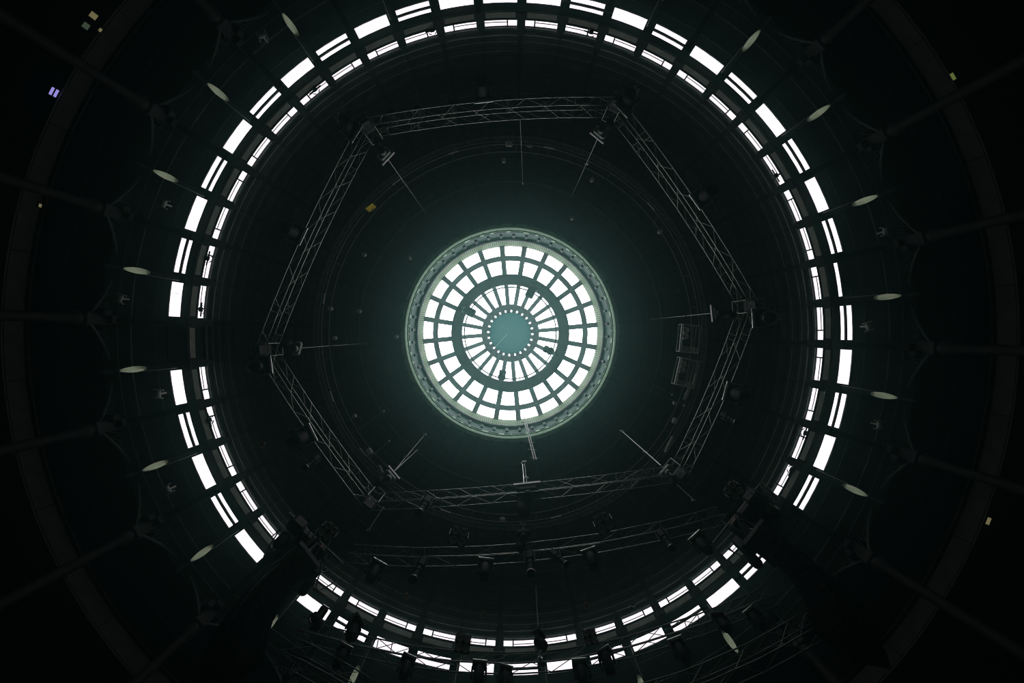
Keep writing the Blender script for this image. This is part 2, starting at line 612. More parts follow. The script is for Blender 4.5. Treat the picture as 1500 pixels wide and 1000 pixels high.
# ------------------------------------------------------------------ roof lantern
lan = empty('roof_lantern', (0, 0, ZC + 15.9))
tag(lan, 'round glazed roof lantern with radial glazing bars at the top of the dome', 'skylight', kind='structure')
R0 = 4.92
mb = MB().lathe([(R0 + .16, ZC + 15.86), (R0 - .02, ZC + 15.86), (R0 - .06, ZC + 15.95), (R0 - .06, ZC + 16.05), (R0 + .16, ZC + 16.05)], 96, closed=True)
put('rim', mb.mesh('rim', 'lantern_paint', False), lan)
mb = MB().lathe([(R0 - .06, ZC + 16.14), (R0 - .10, ZC + 16.14), (R0 - .10, ZC + 16.34), (R0 - .06, ZC + 16.34)], 96, closed=True)
put('rim_channel', mb.mesh('rim_channel', 'lantern_paint'), lan)
m = MB().sector([(4.86, 16.0), (4.86, 17.62), (5.05, 17.62), (5.05, 16.0)], -7.5, 7.5, 5).mesh('curb_panel', 'lantern_curb')
m_br = MB().box((4.82, 0, ZC + 16.95), (0.10, 0.12, 0.46)).mesh('bracket', 'lantern_steel')
m_slot = MB().box((4.805, 0, ZC + 16.24), (0.03, 0.32, 0.035)).mesh('cable_slot', 'lantern_steel')
m_up = MB().sector([(4.76, 17.4), (4.76, 18.74), (4.98, 18.74), (4.98, 17.4)], -7.5, 7.5, 5).mesh('upstand_panel', 'upstand_paint')
for k in range(24):
    put('curb_panel', m, lan, rz(PHI + 15 * k))
    put('upstand_panel', m_up, lan, rz(PHI + 15 * k))
    for d in (0, 7.5):
        put('bracket', m_br, lan, rz(PHI + 15 * k + d))
    for d in (-5, 0, 5):
        put('cable_slot', m_slot, lan, rz(PHI + 15 * k + d + random.uniform(-1.5, 1.5)))
mb = MB().lathe([(4.78, ZC + 17.40), (4.70, ZC + 17.40), (4.70, ZC + 17.45), (4.78, ZC + 17.45)], 96, closed=True)
put('net_rail', mb.mesh('net_rail', 'white_paint'), lan)
mb = MB().lathe([(4.80, ZC + 17.28), (4.72, ZC + 17.28), (4.72, ZC + 17.37), (4.80, ZC + 17.37)], 96, closed=True)
put('drip_rail', mb.mesh('drip_rail', 'lantern_steel'), lan)
# bird net hung inside the upstand
mb = MB()
NV = 270
for i in range(NV):
    a = 360 * i / NV
    mb.add([pol(4.715, a - .12, 17.44), pol(4.715, a + .12, 17.44), pol(4.715, a + .12, 18.7), pol(4.715, a - .12, 18.7)], [(0, 1, 2, 3)])
for j in range(11):
    h = 17.5 + j * 0.11
    for i in range(96):
        a, b = 3.75 * i, 3.75 * (i + 1)
        mb.add([pol(4.712, a, h), pol(4.712, b, h), pol(4.712, b, h + .024), pol(4.712, a, h + .024)], [(0, 1, 2, 3)])
net = put('bird_net', mb.mesh('bird_net', 'net_wire'), lan)
net['kind'] = 'stuff'
# glazing: three rows of panes between 24 bars
MU = PHI + 7.5
rows = ((127.2, 112.0), (107.4, 83.0), (71.5, 40.5))
for (ra, rb) in rows:
    half = 7.45
    m = MB().pane(cone_prof(glaze_h, rb, ra, 0.03, -0.03), -half, half, 3, 0, 'zenith_glass')
    for k in range(24):
        put('pane', m, lan, rz(MU + 7.5 + 15 * k))
m = rib_mesh([on(glaze_h, 129), on(glaze_h, 84)], 0.27, 0.16, 'lantern_steel', 'glazing_bar')
m2 = rib_mesh([on(glaze_h, 72), on(glaze_h, 29.5)], 0.245, 0.14, 'lantern_steel', 'glazing_bar')
for k in range(24):
    put('glazing_bar', m, lan, rz(MU + 15 * k))
    put('glazing_bar', m2, lan, rz(MU + 0.7 + 15 * k))


def ring_obj(name, r0, r1, t, off, mat, hf=glaze_h):
    p = cone_prof(hf, r0, r1, t, off)
    return put(name, MB().lathe([(R, ZC + h) for (R, h) in p], 96, closed=True).mesh(name, mat), lan)


ring_obj('purlin_ring', 105.9, 113.2, 0.16, 0.05, 'lantern_steel')
ring_obj('small_ring', 35.0, 42.2, 0.16, 0.05, 'lantern_steel')
ring_obj('service_ring', 69.8, 84.6, 0.25, 0.45, 'dark_paint')
# cable rail slung inside the service ring
hr = glaze_h(68) - 0.75
rail = put('cable_rail', MB().poly_tube([pol(67.2 * hr / F, 360 * i / 72, hr + 0.02 * math.sin(i * 1.7)) for i in range(72)], 0.034, 5, True).mesh('cable_rail', 'dark_paint'), lan)
for i in range(36):
    a = 10 * i + random.uniform(-2, 2)
    bar('hanger', pol(67.2 * hr / F, a, hr), pol(70.5 * (hr + .1) / F, a + .6, hr + .1), 0.015, 'dark_paint', rail, 5)
# cap: disc with its teal glow put into the material, and a ring of 24 small openings
hc = glaze_h(33)
put('cap', MB().lathe([(0.01, ZC + hc - 0.02), (28.6 * hc / F, ZC + hc - 0.02), (28.6 * hc / F, ZC + hc + .04), (0.01, ZC + hc + .04)], 64).mesh('cap', 'glowing_cap'), lan)
mb = MB().lathe([(28.4 * hc / F, ZC + hc + .02), (37 * hc / F, ZC + hc + .02), (37 * hc / F, ZC + hc + .08), (28.4 * hc / F, ZC + hc + .08)], 64, closed=True)
put('cap_rim', mb.mesh('cap_rim', 'glowing_cap'), lan)
hd = hc
m = MB().lathe([(0.001, 0), (0.085, 0), (0.085, .02), (0.001, .02)], 14)
m.v = [Vector((v.x * 1.0 + 32.2 * hd / F, v.y * 0.98, v.z + ZC + hd - .01)) for v in m.v]
m = m.mesh('cap_opening', 'daylit_glass')
for k in range(24):
    put('cap_opening', m, lan, rz(MU + 8.0 + 15 * k))
# thin cable hanging across the cap
bar('hanging_cable', W(725.5, 508, 21.0), W(743, 489, 21.6), 0.012, 'lantern_paint', lan, 5)

# ------------------------------------------------------------------ columns and arched girders
m_shaft = MB().lathe([(0.24, 0.0), (0.24, 0.25), (0.17, 0.4), (0.15, 3.0), (0.135, 11.2), (0.19, 11.3), (0.21, 11.42), (0.15, 11.5)], 16)
m_shaft.v = [Vector((v.x + 12.5, v.y, v.z)) for v in m_shaft.v]
m_shaft = m_shaft.mesh('shaft', 'column_iron', True)
m_cap = MB().rbox((12.5, 0, ZC + 9.95), (0.44, 0.44, 0.2), 0.05).box((12.5, 0, ZC + 10.3), (0.30, 0.34, 0.55)).mesh('capital', 'column_iron')
m_shoe = MB().hexa([(12.2, -.12, ZC + 10.45), (12.65, -.12, ZC + 10.45), (12.65, .12, ZC + 10.45), (12.2, .12, ZC + 10.45),
                    (12.15, -.12, ZC + 10.8), (12.65, -.12, ZC + 10.55), (12.65, .12, ZC + 10.55), (12.15, .12, ZC + 10.8)]).mesh('rafter_shoe', 'rib_steel')
for k in range(24):
    a = PHI + 15 * k
    e = empty('column', pol(12.5, a, -ZC))
    tag(e, 'slim dark iron column under the rib at %s' % clock(a - 2), 'column', 'iron columns round the hall', 'structure')
    put('shaft', m_shaft, e, rz(a))
    put('capital', m_cap, e, rz(a))
    put('rafter_shoe', m_shoe, e, rz(a))
    p = pol(12.28, a + 0.9, 10.35)
    jb = put('junction_box', MB().rbox((0, 0, 0), (0.16, 0.2, 0.22), 0.03).mesh('junction_box', 'rib_steel'), e, Matrix.Translation(p) @ rz(a))

h_ring = 500 * 12.5 / 584.0


def arch_h(t):            # t in -1..1 across the bay
    return h_ring - 0.04 - 0.58 * abs(t) ** 1.9


pts_arch = [pol(12.5, 7.3 * (i / 8 - 1), arch_h(i / 8 - 1)) for i in range(17)]
m_arch = MB().poly_tube(pts_arch, 0.032).mesh('arch', 'purlin_steel')
m_beam = MB().poly_tube([pol(12.5, 7.5 * (i / 4 - 1), h_ring) for i in range(9)], 0.04).mesh('ring_chord', 'purlin_steel')
m_beam2 = MB().poly_tube([pol(12.35, 7.5 * (i / 4 - 1), h_ring + 0.02) for i in range(9)], 0.022).mesh('tie_rod', 'purlin_steel')
for k in range(24):
    a = PHI + 7.5 + 15 * k
    e = empty('arched_girder', pol(12.5, a, h_ring))
    tag(e, 'open arched iron girder between two columns, at %s' % clock(a - 2 + .01), 'girder', 'arched girders between the columns')
    put('arch', m_arch, e, rz(a))
    put('ring_chord', m_beam, e, rz(a))
    put('tie_rod', m_beam2, e, rz(a))
    for s in (-1, 1):
        for (t0, t1) in ((.98, .80), (.80, .80), (.80, .64), (.64, .64), (.64, .48)):
            bar('strut', pol(12.5, a + s * t0 * 7.3, arch_h(t0)), pol(12.5, a + s * t1 * 7.3, h_ring), 0.010, 'purlin_steel', e, 5)

# ------------------------------------------------------------------ balcony ring
bal = empty('balcony', (0, 0, ZC + 9.75))
tag(bal, 'grey balcony front ring running behind the iron columns', kind='structure')
h0, h1 = 500 * 14.5 / 742, 500 * 14.5 / 713
m_f = MB().sector([(14.5, h0), (14.62, h0), (14.62, h1), (14.5, h1)], -3.72, 3.72, 4).mesh('fascia_panel', 'balcony_fascia')
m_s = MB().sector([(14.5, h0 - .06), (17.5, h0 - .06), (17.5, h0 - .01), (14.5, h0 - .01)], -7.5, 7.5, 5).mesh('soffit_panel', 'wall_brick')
m_r1 = MB().poly_tube([pol(14.5, 7.5 * (i / 4 - 1), 500 * 14.5 / 705.5) for i in range(9)], 0.022).mesh('hand_rail', 'balcony_fascia')
m_r2 = MB().poly_tube([pol(14.46, 7.5 * (i / 4 - 1), h0 - .07) for i in range(9)], 0.02).mesh('edge_trim', 'balcony_fascia')
m_pb = MB().poly_tube([pol(13.6, 7.5 * (i / 4 - 1), 10.3) for i in range(9)], 0.06).mesh('aisle_purlin', 'column_iron')
for k in range(24):
    a = PHI + 7.5 + 15 * k
    for d in (-3.75, 3.75):
        put('fascia_panel', m_f, bal, rz(a + d))
    put('soffit_panel', m_s, bal, rz(a))
    put('hand_rail', m_r1, bal, rz(a))
    put('edge_trim', m_r2, bal, rz(a))
    put('aisle_purlin', m_pb, bal, rz(a))
    for d in (-7.5, -2.5, 2.5):
        bar('rail_post', pol(14.52, a + d, h1), pol(14.5, a + d, 500 * 14.5 / 705.5), 0.018, 'balcony_fascia', bal, 5)

# ------------------------------------------------------------------ circular service track under the roof
trk = empty('service_track', (0, 0, ZC + 13.6))
tag(trk, 'circular ladder track with pipe rails hung under the dome boards', 'track')
HT = 13.7


def circ(r, h, n=96, r_t=0.02):
    return MB().poly_tube([pr(r, 360 * i / n, h) for i in range(n)], r_t, 5, True)


put('side_rail', circ(281.5, HT, 96, .014).mesh('side_rail', 'purlin_steel'), trk)
put('side_rail', circ(288, HT, 96, .014).mesh('side_rail', 'purlin_steel'), trk)
mb = MB()
for i in range(520):
    a = 360 * i / 520
    mb.tube(pr(281.5, a, HT), pr(288.2, a, HT - .005), 0.021, 4)
rg = put('rungs', mb.mesh('rungs', 'truss_aluminium'), trk)
rg['kind'] = 'stuff'
put('pipe_rail', circ(277, HT, 96, .018).mesh('pipe_rail', 'brace_aluminium'), trk)
put('pipe_rail', circ(266, HT + .05, 96, .018).mesh('pipe_rail', 'purlin_steel'), trk)
for k in range(36):
    bar('cross_bar', pr(266, PHI + 10 * k, HT + .05), pr(277, PHI + 10 * k, HT), 0.016, 'brace_aluminium', trk, 5)
for k in range(12):
    a = PHI + 30 * k
    bar('hanger', pr(277, a, HT), pol(277 * HT / F, a, inner_h(272) + 0.1), 0.014, 'rib_steel', trk, 5)
for a in (252.5, 282, 318, 14, 190.5, 160.5, 141, 233, 110, 76):
    bar('glint_bar', pr(277.5, a - 1.6, HT - .05), pr(277.5, a + 1.6, HT - .05), 0.028, 'white_paint', trk, 6)  # white bars imitate the short bright glints along the pipe rail

# ------------------------------------------------------------------ trusses


def resample(pts, n):
    pts = [Vector(p) for p in pts]
    L = [0.0]
    for i in range(len(pts) - 1):
        L.append(L[-1] + (pts[i + 1] - pts[i]).length)
    out = []
    for k in range(n + 1):
        s = L[-1] * k / n
        for i in range(len(pts) - 1):
            if s <= L[i + 1] + 1e-9:
                t = (s - L[i]) / max(1e-9, L[i + 1] - L[i])
                out.append(pts[i].lerp(pts[i + 1], t))
                break
    return out


def bowed(p0, p1, bow, n=8):
    """frame polyline between two frame points, bulging away from the hall's axis"""
    (x0, y0), (x1, y1) = p0, p1
    mx, my = (x0 + x1) / 2 - CX, (y0 + y1) / 2 - CY
    nx, ny = -(y1 - y0), (x1 - x0)
    L = math.hypot(nx, ny)
    nx, ny = nx / L, ny / L
    if nx * mx + ny * my < 0:
        nx, ny = -nx, -ny
    return [(x0 + (x1 - x0) * i / n + nx * bow * 4 * (i / n) * (1 - i / n), y0 + (y1 - y0) * i / n + ny * bow * 4 * (i / n) * (1 - i / n)) for i in range(n + 1)]


def truss_section(parent, frame_pts, h_top, width, height, mod, mat='truss_aluminium', rc=0.0105, rb=0.006, rungs=True, mat_b='brace_aluminium'):
    P = [W(x, y, h_top) for (x, y) in frame_pts]
    L = sum((P[i + 1] - P[i]).length for i in range(len(P) - 1))
    n = max(4, int(round(L / mod)))
    Cn = resample(P, n)
    nrm = []
    mid = Cn[len(Cn) // 2]
    for i in range(n + 1):
        d = (Cn[min(i + 1, n)] - Cn[max(i - 1, 0)]).normalized()
        q = Vector((-d.y, d.x, 0)).normalized()
        if q.dot(Vector((mid.x, mid.y, 0))) < 0:
            q = -q
        nrm.append(q)
    B = [Cn[i] + nrm[i] * width for i in range(n + 1)]
    D = [Cn[i] - Vector((0, 0, height)) for i in range(n + 1)]
    A = [B[i] - Vector((0, 0, height)) for i in range(n + 1)]
    for ch in (Cn, B, D, A):
        put('chord', MB().poly_tube(ch, rc, 6).mesh('chord', mat, True), parent)
    for i in range(n):
        if i % 2 == 0:
            prs = ((Cn[i], B[i + 1]), (D[i], Cn[i + 1]), (B[i], A[i + 1]))
        else:
            prs = ((B[i], Cn[i + 1]), (A[i], D[i + 1]))
        for (p, q) in prs:
            bar('brace', p, q, rb, mat_b, parent, 5)
    if rungs:
        for t in (0.03, 0.06, 0.16, 0.19, 0.81, 0.84, 0.94, 0.97):
            i = min(n - 1, int(t * n)); f = t * n - i
            bar('rung', Cn[i].lerp(Cn[i + 1], f), B[i].lerp(B[i + 1], f), rb * 1.5, mat, parent, 5)
            bar('rung', D[i].lerp(D[i + 1], f), A[i].lerp(A[i + 1], f), rb * 1.5, mat, parent, 5)
    return Cn, B, D, A


HX = 10.3
nodes = [(549, 201), (893, 172), (1081, 450), (983, 682), (553, 722), (406, 511)]
hexa = empty('hexagonal_lighting_truss', (0, 0, ZC + HX - .56))
tag(hexa, 'six-sided ring of silver box truss hung under the dome', 'lighting truss')
for i in range(6):
    p, q = nodes[i], nodes[(i + 1) % 6]
    fp = bowed(p, q, (9, 7, 5, 6, 4, 7)[i])
    fp = fp[0:1] + fp[1:-1] + fp[-1:]
    c = W((p[0] + q[0]) / 2, (p[1] + q[1]) / 2, HX - .3)
    sec = empty('truss_section', c, hexa)
    truss_section(sec, fp, HX, 0.23, 0.56, 0.50)
for i, (x, y) in enumerate(nodes):
    c = W(x, y, HX)
    a = math.degrees(math.atan2(y - CY, x - CX))
    blk = empty('corner_block', c, hexa)
    M = Matrix.Translation(c) @ rz(a)
    s = [(-.14, -.18), (.34, -.18), (.34, .18), (-.14, .18)]
    for (u, v) in s:
        bar('post', M @ Vector((u, v, -.58)), M @ Vector((u, v, .03)), 0.012, 'brace_aluminium', blk)
    for z in (-.58, .03):
        for k in range(4):
            (u0, v0), (u1, v1) = s[k], s[(k + 1) % 4]
            bar('post', M @ Vector((u0, v0, z)), M @ Vector((u1, v1, z)), 0.012, 'brace_aluminium', blk)
    bar('brace', M @ Vector((-.14, -.18, .03)), M @ Vector((.34, .18, .03)), 0.012, 'brace_aluminium', blk)
    put('hinge_plate', MB().rbox((0.2, 0, -.28), (.10, .30, .52), .02).mesh('hinge_plate', 'dark_paint'), blk, M)


def lone_truss(label, fp, h_top, width, height, mod, mat='truss_aluminium', **kw):
    c = W(*fp[len(fp) // 2], h_top - height)
    t = empty('lighting_truss', c)
    tag(t, label, 'lighting truss', 'straight trusses over the stage')
    truss_section(t, fp, h_top, width, height, mod, mat, **kw)
    return t


HF = 8.6
front_pts = [(520, 797), (600, 802), (680, 801), (750, 797), (815, 790), (880, 781), (975, 762), (1050, 742)]
lone_truss('silver truss over the stage front, next below the hexagon', front_pts, HF, 0.24, 0.34, 0.5)
HB = 7.4
back_pts = [(446, 908), (530, 930), (600, 945), (670, 953), (745, 956), (820, 952), (920, 932), (1030, 897), (1125, 857)]
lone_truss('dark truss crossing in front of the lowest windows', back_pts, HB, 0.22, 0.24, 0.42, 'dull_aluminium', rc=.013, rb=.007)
HS = 6.4
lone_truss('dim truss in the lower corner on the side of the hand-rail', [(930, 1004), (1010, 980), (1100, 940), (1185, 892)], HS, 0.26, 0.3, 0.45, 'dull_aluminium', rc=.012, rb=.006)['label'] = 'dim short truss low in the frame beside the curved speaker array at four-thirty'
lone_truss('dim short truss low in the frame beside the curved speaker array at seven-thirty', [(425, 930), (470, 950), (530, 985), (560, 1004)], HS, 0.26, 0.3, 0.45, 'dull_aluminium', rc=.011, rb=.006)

# ------------------------------------------------------------------ lamps and rigging: builders in a local frame, +x away from the axis, z up, origin at the clamp
proto = {}


def P(key, fn):
    if key not in proto:
        proto[key] = fn()
    return proto[key]


def tilt_mat(deg, axis='Y', at=(0, 0, 0)):
    return Matrix.Translation(Vector(at)) @ Matrix.Rotation(math.radians(deg), 4, axis) @ Matrix.Translation(-Vector(at))


def place_M(px, py, h, turn=0.0, s=1.0):
    p = W(px, py, h)
    a = math.atan2(p.y, p.x) + math.radians(turn)
    return Matrix.Translation(p) @ Matrix.Rotation(a, 4, 'Z') @ Matrix.Scale(s, 4)


def moving_head(px, py, h, label, turn=0.0, tilt=15.0, s=1.0, group='moving-head lamps on the trusses'):
    M = place_M(px, py, h, turn, s)
    e = empty('moving_head_lamp', None, None, M)
    tag(e, label, 'stage lamp', group)
    put('clamp', P('mh_clamp', lambda: MB().box((0, -.10, -.03), (.05, .04, .10)).box((0, .10, -.03), (.05, .04, .10)).mesh('clamp', 'dull_aluminium')), e, M)
    put('base', P('mh_base', lambda: MB().rbox((0, 0, -.14), (.28, .40, .13), .03).mesh('base', 'black_plastic')), e, M)
    put('lit_edge_plate', P('mh_plate', lambda: MB().box((0, 0, -.068), (.24, .46, .022)).mesh('lit_edge_plate', 'aluminium')), e, M)  # silver plate stands in for the lit top edge of the base
    yoke = put('yoke', P('mh_yoke', lambda: MB().rbox((0, 0, -.235), (.14, .46, .06), .02).mesh('yoke', 'black_plastic')), e, M)
    for q in (-1, 1):
        put('yoke_arm', P('mh_arm%d' % q, lambda: MB().rbox((0, q * .215, -.39), (.13, .055, .36), .025).mesh('yoke_arm', 'black_plastic')), yoke, M)
    T = M @ tilt_mat(tilt, 'Y', (0, 0, -.46))
    hd_ = put('head', P('mh_head', lambda: MB().lathe([(.07, -.20), (.12, -.22), (.155, -.30), (.165, -.46), (.16, -.60), (.135, -.70), (.13, -.715)], 16).mesh('head', 'black_plastic', True)), e, T)
    put('lens', P('mh_lens', lambda: MB().lathe([(.115, -.705), (.115, -.72), (.06, -.735), (.005, -.74)], 16).mesh('lens', 'lens_glass', True)), hd_, T)
    for q in (-1, 1):
        put('handle', P('mh_han%d' % q, lambda: MB().poly_tube([(0.10, q * .05, -.27), (.19, q * .06, -.33), (.205, q * .06, -.45), (.16, q * .05, -.52)], .014, 5).mesh('handle', 'dull_aluminium')), hd_, T)
    return e


def par_can(px, py, h, label, turn=0.0, tilt=25.0, s=1.0):
    M = place_M(px, py, h, turn, s)
    e = empty('par_can', None, None, M)
    tag(e, label, 'stage lamp', 'par cans along the truss')
    put('yoke', P('pc_yoke', lambda: MB().poly_tube([(0, -.13, -.30), (0, -.13, -.10), (0, 0, -.04), (0, .13, -.10), (0, .13, -.30)], .016, 5).mesh('yoke', 'dark_paint')), e, M)
    T = M @ tilt_mat(tilt, 'Y', (0, 0, -.3))
    b = put('barrel', P('pc_can', lambda: MB().lathe([(.05, -.10), (.09, -.14), (.115, -.22), (.115, -.46), (.122, -.47), (.122, -.50), (.10, -.50), (.10, -.40), (.005, -.38)], 14).mesh('barrel', 'black_plastic', True)), e, T)
    put('trim_ring', P('pc_ring', lambda: MB().lathe([(.118, -.49), (.128, -.49), (.128, -.51), (.118, -.51)], 14, closed=True).mesh('trim_ring', 'black_plastic')), b, T)
    return e


def profile_spot(px, py, h, label, turn=0.0, tilt=0.0, s=1.0, tip='dull_aluminium'):
    M = place_M(px, py, h, turn, s)
    e = empty('profile_spotlight', None, None, M)
    tag(e, label, 'stage lamp', 'long profile spotlights hanging from the stage trusses')
    put('yoke', P('ps_yoke', lambda: MB().poly_tube([(0, -.14, -.40), (0, -.14, -.08), (0, 0, -.03), (0, .14, -.08), (0, .14, -.40)], .016, 5).mesh('yoke', 'dark_paint')), e, M)
    T = M @ tilt_mat(tilt, 'X', (0, 0, -.4))
    b = put('body', P('ps_body', lambda: MB().rbox((0, 0, -.30), (.24, .24, .40), .05).lathe([(.10, -.48), (.105, -.62), (.09, -.64), (.09, -.86), (.115, -.88), (.115, -.92)], 14).mesh('body', 'black_plastic')), e, T)
    put('lens_rim', P('ps_rim' + tip, lambda: MB().lathe([(.112, -.91), (.124, -.91), (.124, -.935), (.112, -.935)], 16, closed=True).mesh('lens_rim', tip)), b, T)
    put('lens', P('ps_lens', lambda: MB().lathe([(.108, -.90), (.108, -.915), (.005, -.92)], 14).mesh('lens', 'lens_glass')), b, T)
    return e


def blinder(px, py, h, label, turn=0.0, tilt=-55.0, s=1.0):
    M = place_M(px, py, h, turn, s)
    e = empty('four_lamp_blinder', None, None, M)
    tag(e, label, 'stage lamp', 'four-lamp blinders')
    put('yoke', P('bl_yoke', lambda: MB().poly_tube([(0, -.24, -.28), (0, -.24, -.06), (0, .24, -.06), (0, .24, -.28)], .014, 5).mesh('yoke', 'dull_aluminium')), e, M)
    T = M @ tilt_mat(tilt, 'Y', (0, 0, -.28))
    fr = put('housing', P('bl_box', lambda: MB().rbox((.05, 0, -.28), (.14, .44, .44), .02).mesh('housing', 'black_plastic')), e, T)
    for (u, v) in ((-.105, -.385), (.105, -.385), (-.105, -.175), (.105, -.175)):
        T2 = T @ Matrix.Translation((-.02, u, v)) @ Matrix.Rotation(-PI / 2, 4, 'Y')
        put('lamp', P('bl_lamp', lambda: MB().lathe([(.095, .0), (.095, .045), (.085, .05), (.05, .015), (.005, .005)], 14).mesh('lamp', 'grey_fascia', True)), fr, T2)
    return e


def hoist(px, py, h, top, label, plate=True, mat='motor_green', turn=0.0, s=1.0, bag=True):
    """chain hoist at the truss with its chain running up to height `top`"""
    M = place_M(px, py, h, turn, s)
    e = empty('chain_hoist', None, None, M)
    tag(e, label, 'chain hoist', 'chain hoists that carry the trusses')
    put('body', P('ho_body' + mat, lambda: MB().rbox((0, .0, -.02), (.20, .42, .20), .05).lathe([(.09, -.10), (.10, -.12), (.10, -.2), (.07, -.22)], 12).mesh('body', mat)), e, M)
    if plate:
        put('lifting_plate', P('ho_plate', lambda: MB().box((-.10, 0, .10), (.05, .52, .07)).mesh('lifting_plate', 'white_paint')), e, M)
    if bag:
        put('chain_bag', P('ho_bag', lambda: MB().lathe([(.10, -.16), (.13, -.20), (.11, -.45), (.06, -.52)], 12, Matrix.Translation((.16, .10, 0))).mesh('chain_bag', 'black_plastic', True)), e, M)
    p = M @ Vector((0, 0, .1))
    q = Vector((p.x, p.y, ZC + top))
    ch = bar('chain', p, q, 0.016, 'dull_aluminium', e, 5)
    put('hook', P('ho_hook', lambda: MB().poly_tube([(.06 * math.cos(t), 0, .06 * math.sin(t)) for t in [PI * k / 5 for k in range(10)]], .02, 5, True).mesh('hook', 'aluminium')), ch, Matrix.Translation(p.lerp(q, .38)))
    put('beam_clamp', P('ho_clamp', lambda: MB().rbox((0, 0, 0), (.16, .10, .12), .02).mesh('beam_clamp', 'dull_aluminium')), e, Matrix.Translation(q))
    return e


def roof_at(px, py):
    """height of the inner roof over the vertical through the truss point"""
    pass


HA = HX - 0.58            # underside of the hexagon
moving_head(708, 146, HA, 'moving-head lamp hanging mid-way along the top side of the hexagon', s=1.14, tilt=10)
moving_head(441, 345, HA, 'moving-head lamp on the upper left side of the hexagonal truss', s=1.18, tilt=12)
moving_head(1021, 294, HA, 'moving-head lamp on the upper right side of the hexagonal truss', s=1.18, tilt=12)
moving_head(394, 534, HA, 'moving-head lamp at the far left corner of the hexagonal truss', s=1.14, tilt=40)
moving_head(1106, 466, HA, 'moving-head lamp at the far right corner of the hexagonal truss', s=1.18, tilt=40)
moving_head(455, 634, HA, 'moving-head lamp on the lower left side of the hexagonal truss', s=1.20, tilt=12)
moving_head(1066, 573, HA, 'moving-head lamp on the lower right side of the hexagonal truss', s=1.20, tilt=12)
moving_head(913, 160, HA, 'moving-head lamp at the top right corner of the hexagonal truss', s=1.20, tilt=30, turn=20)
moving_head(519, 196, HA, 'moving-head lamp at the top left corner of the hexagonal truss', s=1.20, tilt=30, turn=-20)
for i, (x, y) in enumerate(((582, 166), (618, 160), (665, 153), (744, 147), (797, 146), (855, 147))):
    par_can(x, y + 15, HX + .05, '%s black par can from the left on the top truss side' % ('first', 'second', 'third', 'fourth', 'fifth', 'sixth')[i], tilt=-20 + 8 * (i % 3), s=.95)
profile_spot(628, 727, HA, 'profile spotlight hanging from the bottom side of the hexagon', tilt=4, s=1.0)
profile_spot(468, 668, HA, 'profile spotlight below the lower left moving head', tilt=-6, s=.8)
profile_spot(1056, 606, HA, 'profile spotlight below the lower right moving head', tilt=8, s=.8)

hoist(563, 226, HX - .1, 14.96, 'hoist at the top left corner with a white lifting plate', turn=-12)
hoist(879, 195, HX - .1, 14.96, 'hoist at the top right corner with a white lifting plate', turn=15)
hoist(436, 510, HX - .1, 14.90, 'green hoist at the far left corner of the hexagon', plate=False, turn=20)
hoist(1051, 458, HX - .1, 14.90, 'hoist at the far right corner of the hexagon with a pale end', turn=0, mat='black_plastic')
hoist(571, 697, HX - .1, 14.3, 'hoist at the lower left corner with a pale lifting plate', turn=10)
hoist(976, 689, HX - .1, 14.3, 'hoist at the lower right corner of the hexagon', plate=False)
hoist(773, 720, HX - .35, 12.2, 'big hoist in the middle of the bottom truss side', mat='black_plastic', s=1.55)
hoist(767, 781, HF + .1, 9.8, 'hoist hanging below the ladder track in the middle', mat='black_plastic', s=.9, plate=False)

# lamps over the stage front
HFA = HF - .36
profile_spot(621, 815, HFA, 'profile spotlight hanging left of centre on the stage front truss', tilt=5, s=.85)
profile_spot(775, 806, HFA, 'profile spotlight with a bright rim at the centre of the stage front truss', tilt=0, s=.85, tip='white_paint')
profile_spot(812, 803, HFA, 'tilted profile spotlight right of the centre on the stage front truss', tilt=-28, s=.75)
profile_spot(964, 775, HFA, 'profile spotlight hanging near the right end of the stage front truss', tilt=0, s=.78)
moving_head(712, 820, HFA, 'moving-head lamp under the stage front truss, left of the centre', s=.82, tilt=5)
moving_head(862, 806, HFA, 'moving-head lamp under the stage front truss, right of the centre', s=.80, tilt=-5)
moving_head(556, 824, HFA, 'moving-head lamp under the left end of the stage front truss', s=.82, tilt=5)
moving_head(1018, 785, HFA, 'moving-head lamp under the right end of the stage front truss', s=.8, tilt=5)
blinder(674, 776, HF, 'four-lamp blinder standing left of centre above the stage front truss', s=.95)
blinder(880, 757, HF, 'four-lamp blinder standing right of centre above the stage front truss', s=.95)
blinder(488, 770, HF, 'four-lamp blinder above the left speaker array', s=.85)
blinder(1066, 712, HF, 'four-lamp blinder above the right speaker array', s=.85)
# lamps on the back truss
HBA = HB - .26
for (x, y, t, s, lab) in ((474, 893, 60, .62, 'moving-head lamp covering the edge of the window beside the left speaker array'),
                          (526, 905, 20, .70, 'moving-head lamp in front of the two-strip window at seven-fifteen'),
                          (508, 945, 0, .62, 'moving-head lamp under the left end of the back truss'),
                          (600, 960, 5, .66, 'moving-head lamp under the back truss between the windows left of centre'),
                          (703, 968, 0, .66, 'moving-head lamp hanging before the undivided window left of the bottom centre'),
                          (741, 975, 10, .62, 'moving-head lamp hanging before the two-strip window at the bottom centre'),
                          (848, 966, 5, .68, 'moving-head lamp hanging before the gap right of the bottom centre'),
                          (884, 950, -10, .68, 'moving-head lamp hanging before the two-strip window right of the bottom centre'),
                          (790, 925, 40, .58, 'moving-head lamp in front of the clerestory windows at the bottom centre'),
                          (988, 935, 5, .66, 'moving-head lamp under the right half of the back truss'),
                          (1048, 898, 20, .62, 'moving-head lamp in front of the undivided window at the lower right'),
                          (1096, 892, 0, .60, 'moving-head lamp under the right end of the back truss')):
    moving_head(x, y, HBA, lab, tilt=t, s=s, turn=t * 1.5)
blinder(680, 930, HB + .1, 'four-lamp blinder covering a gap between the bottom clerestory windows', s=.72, tilt=-40)
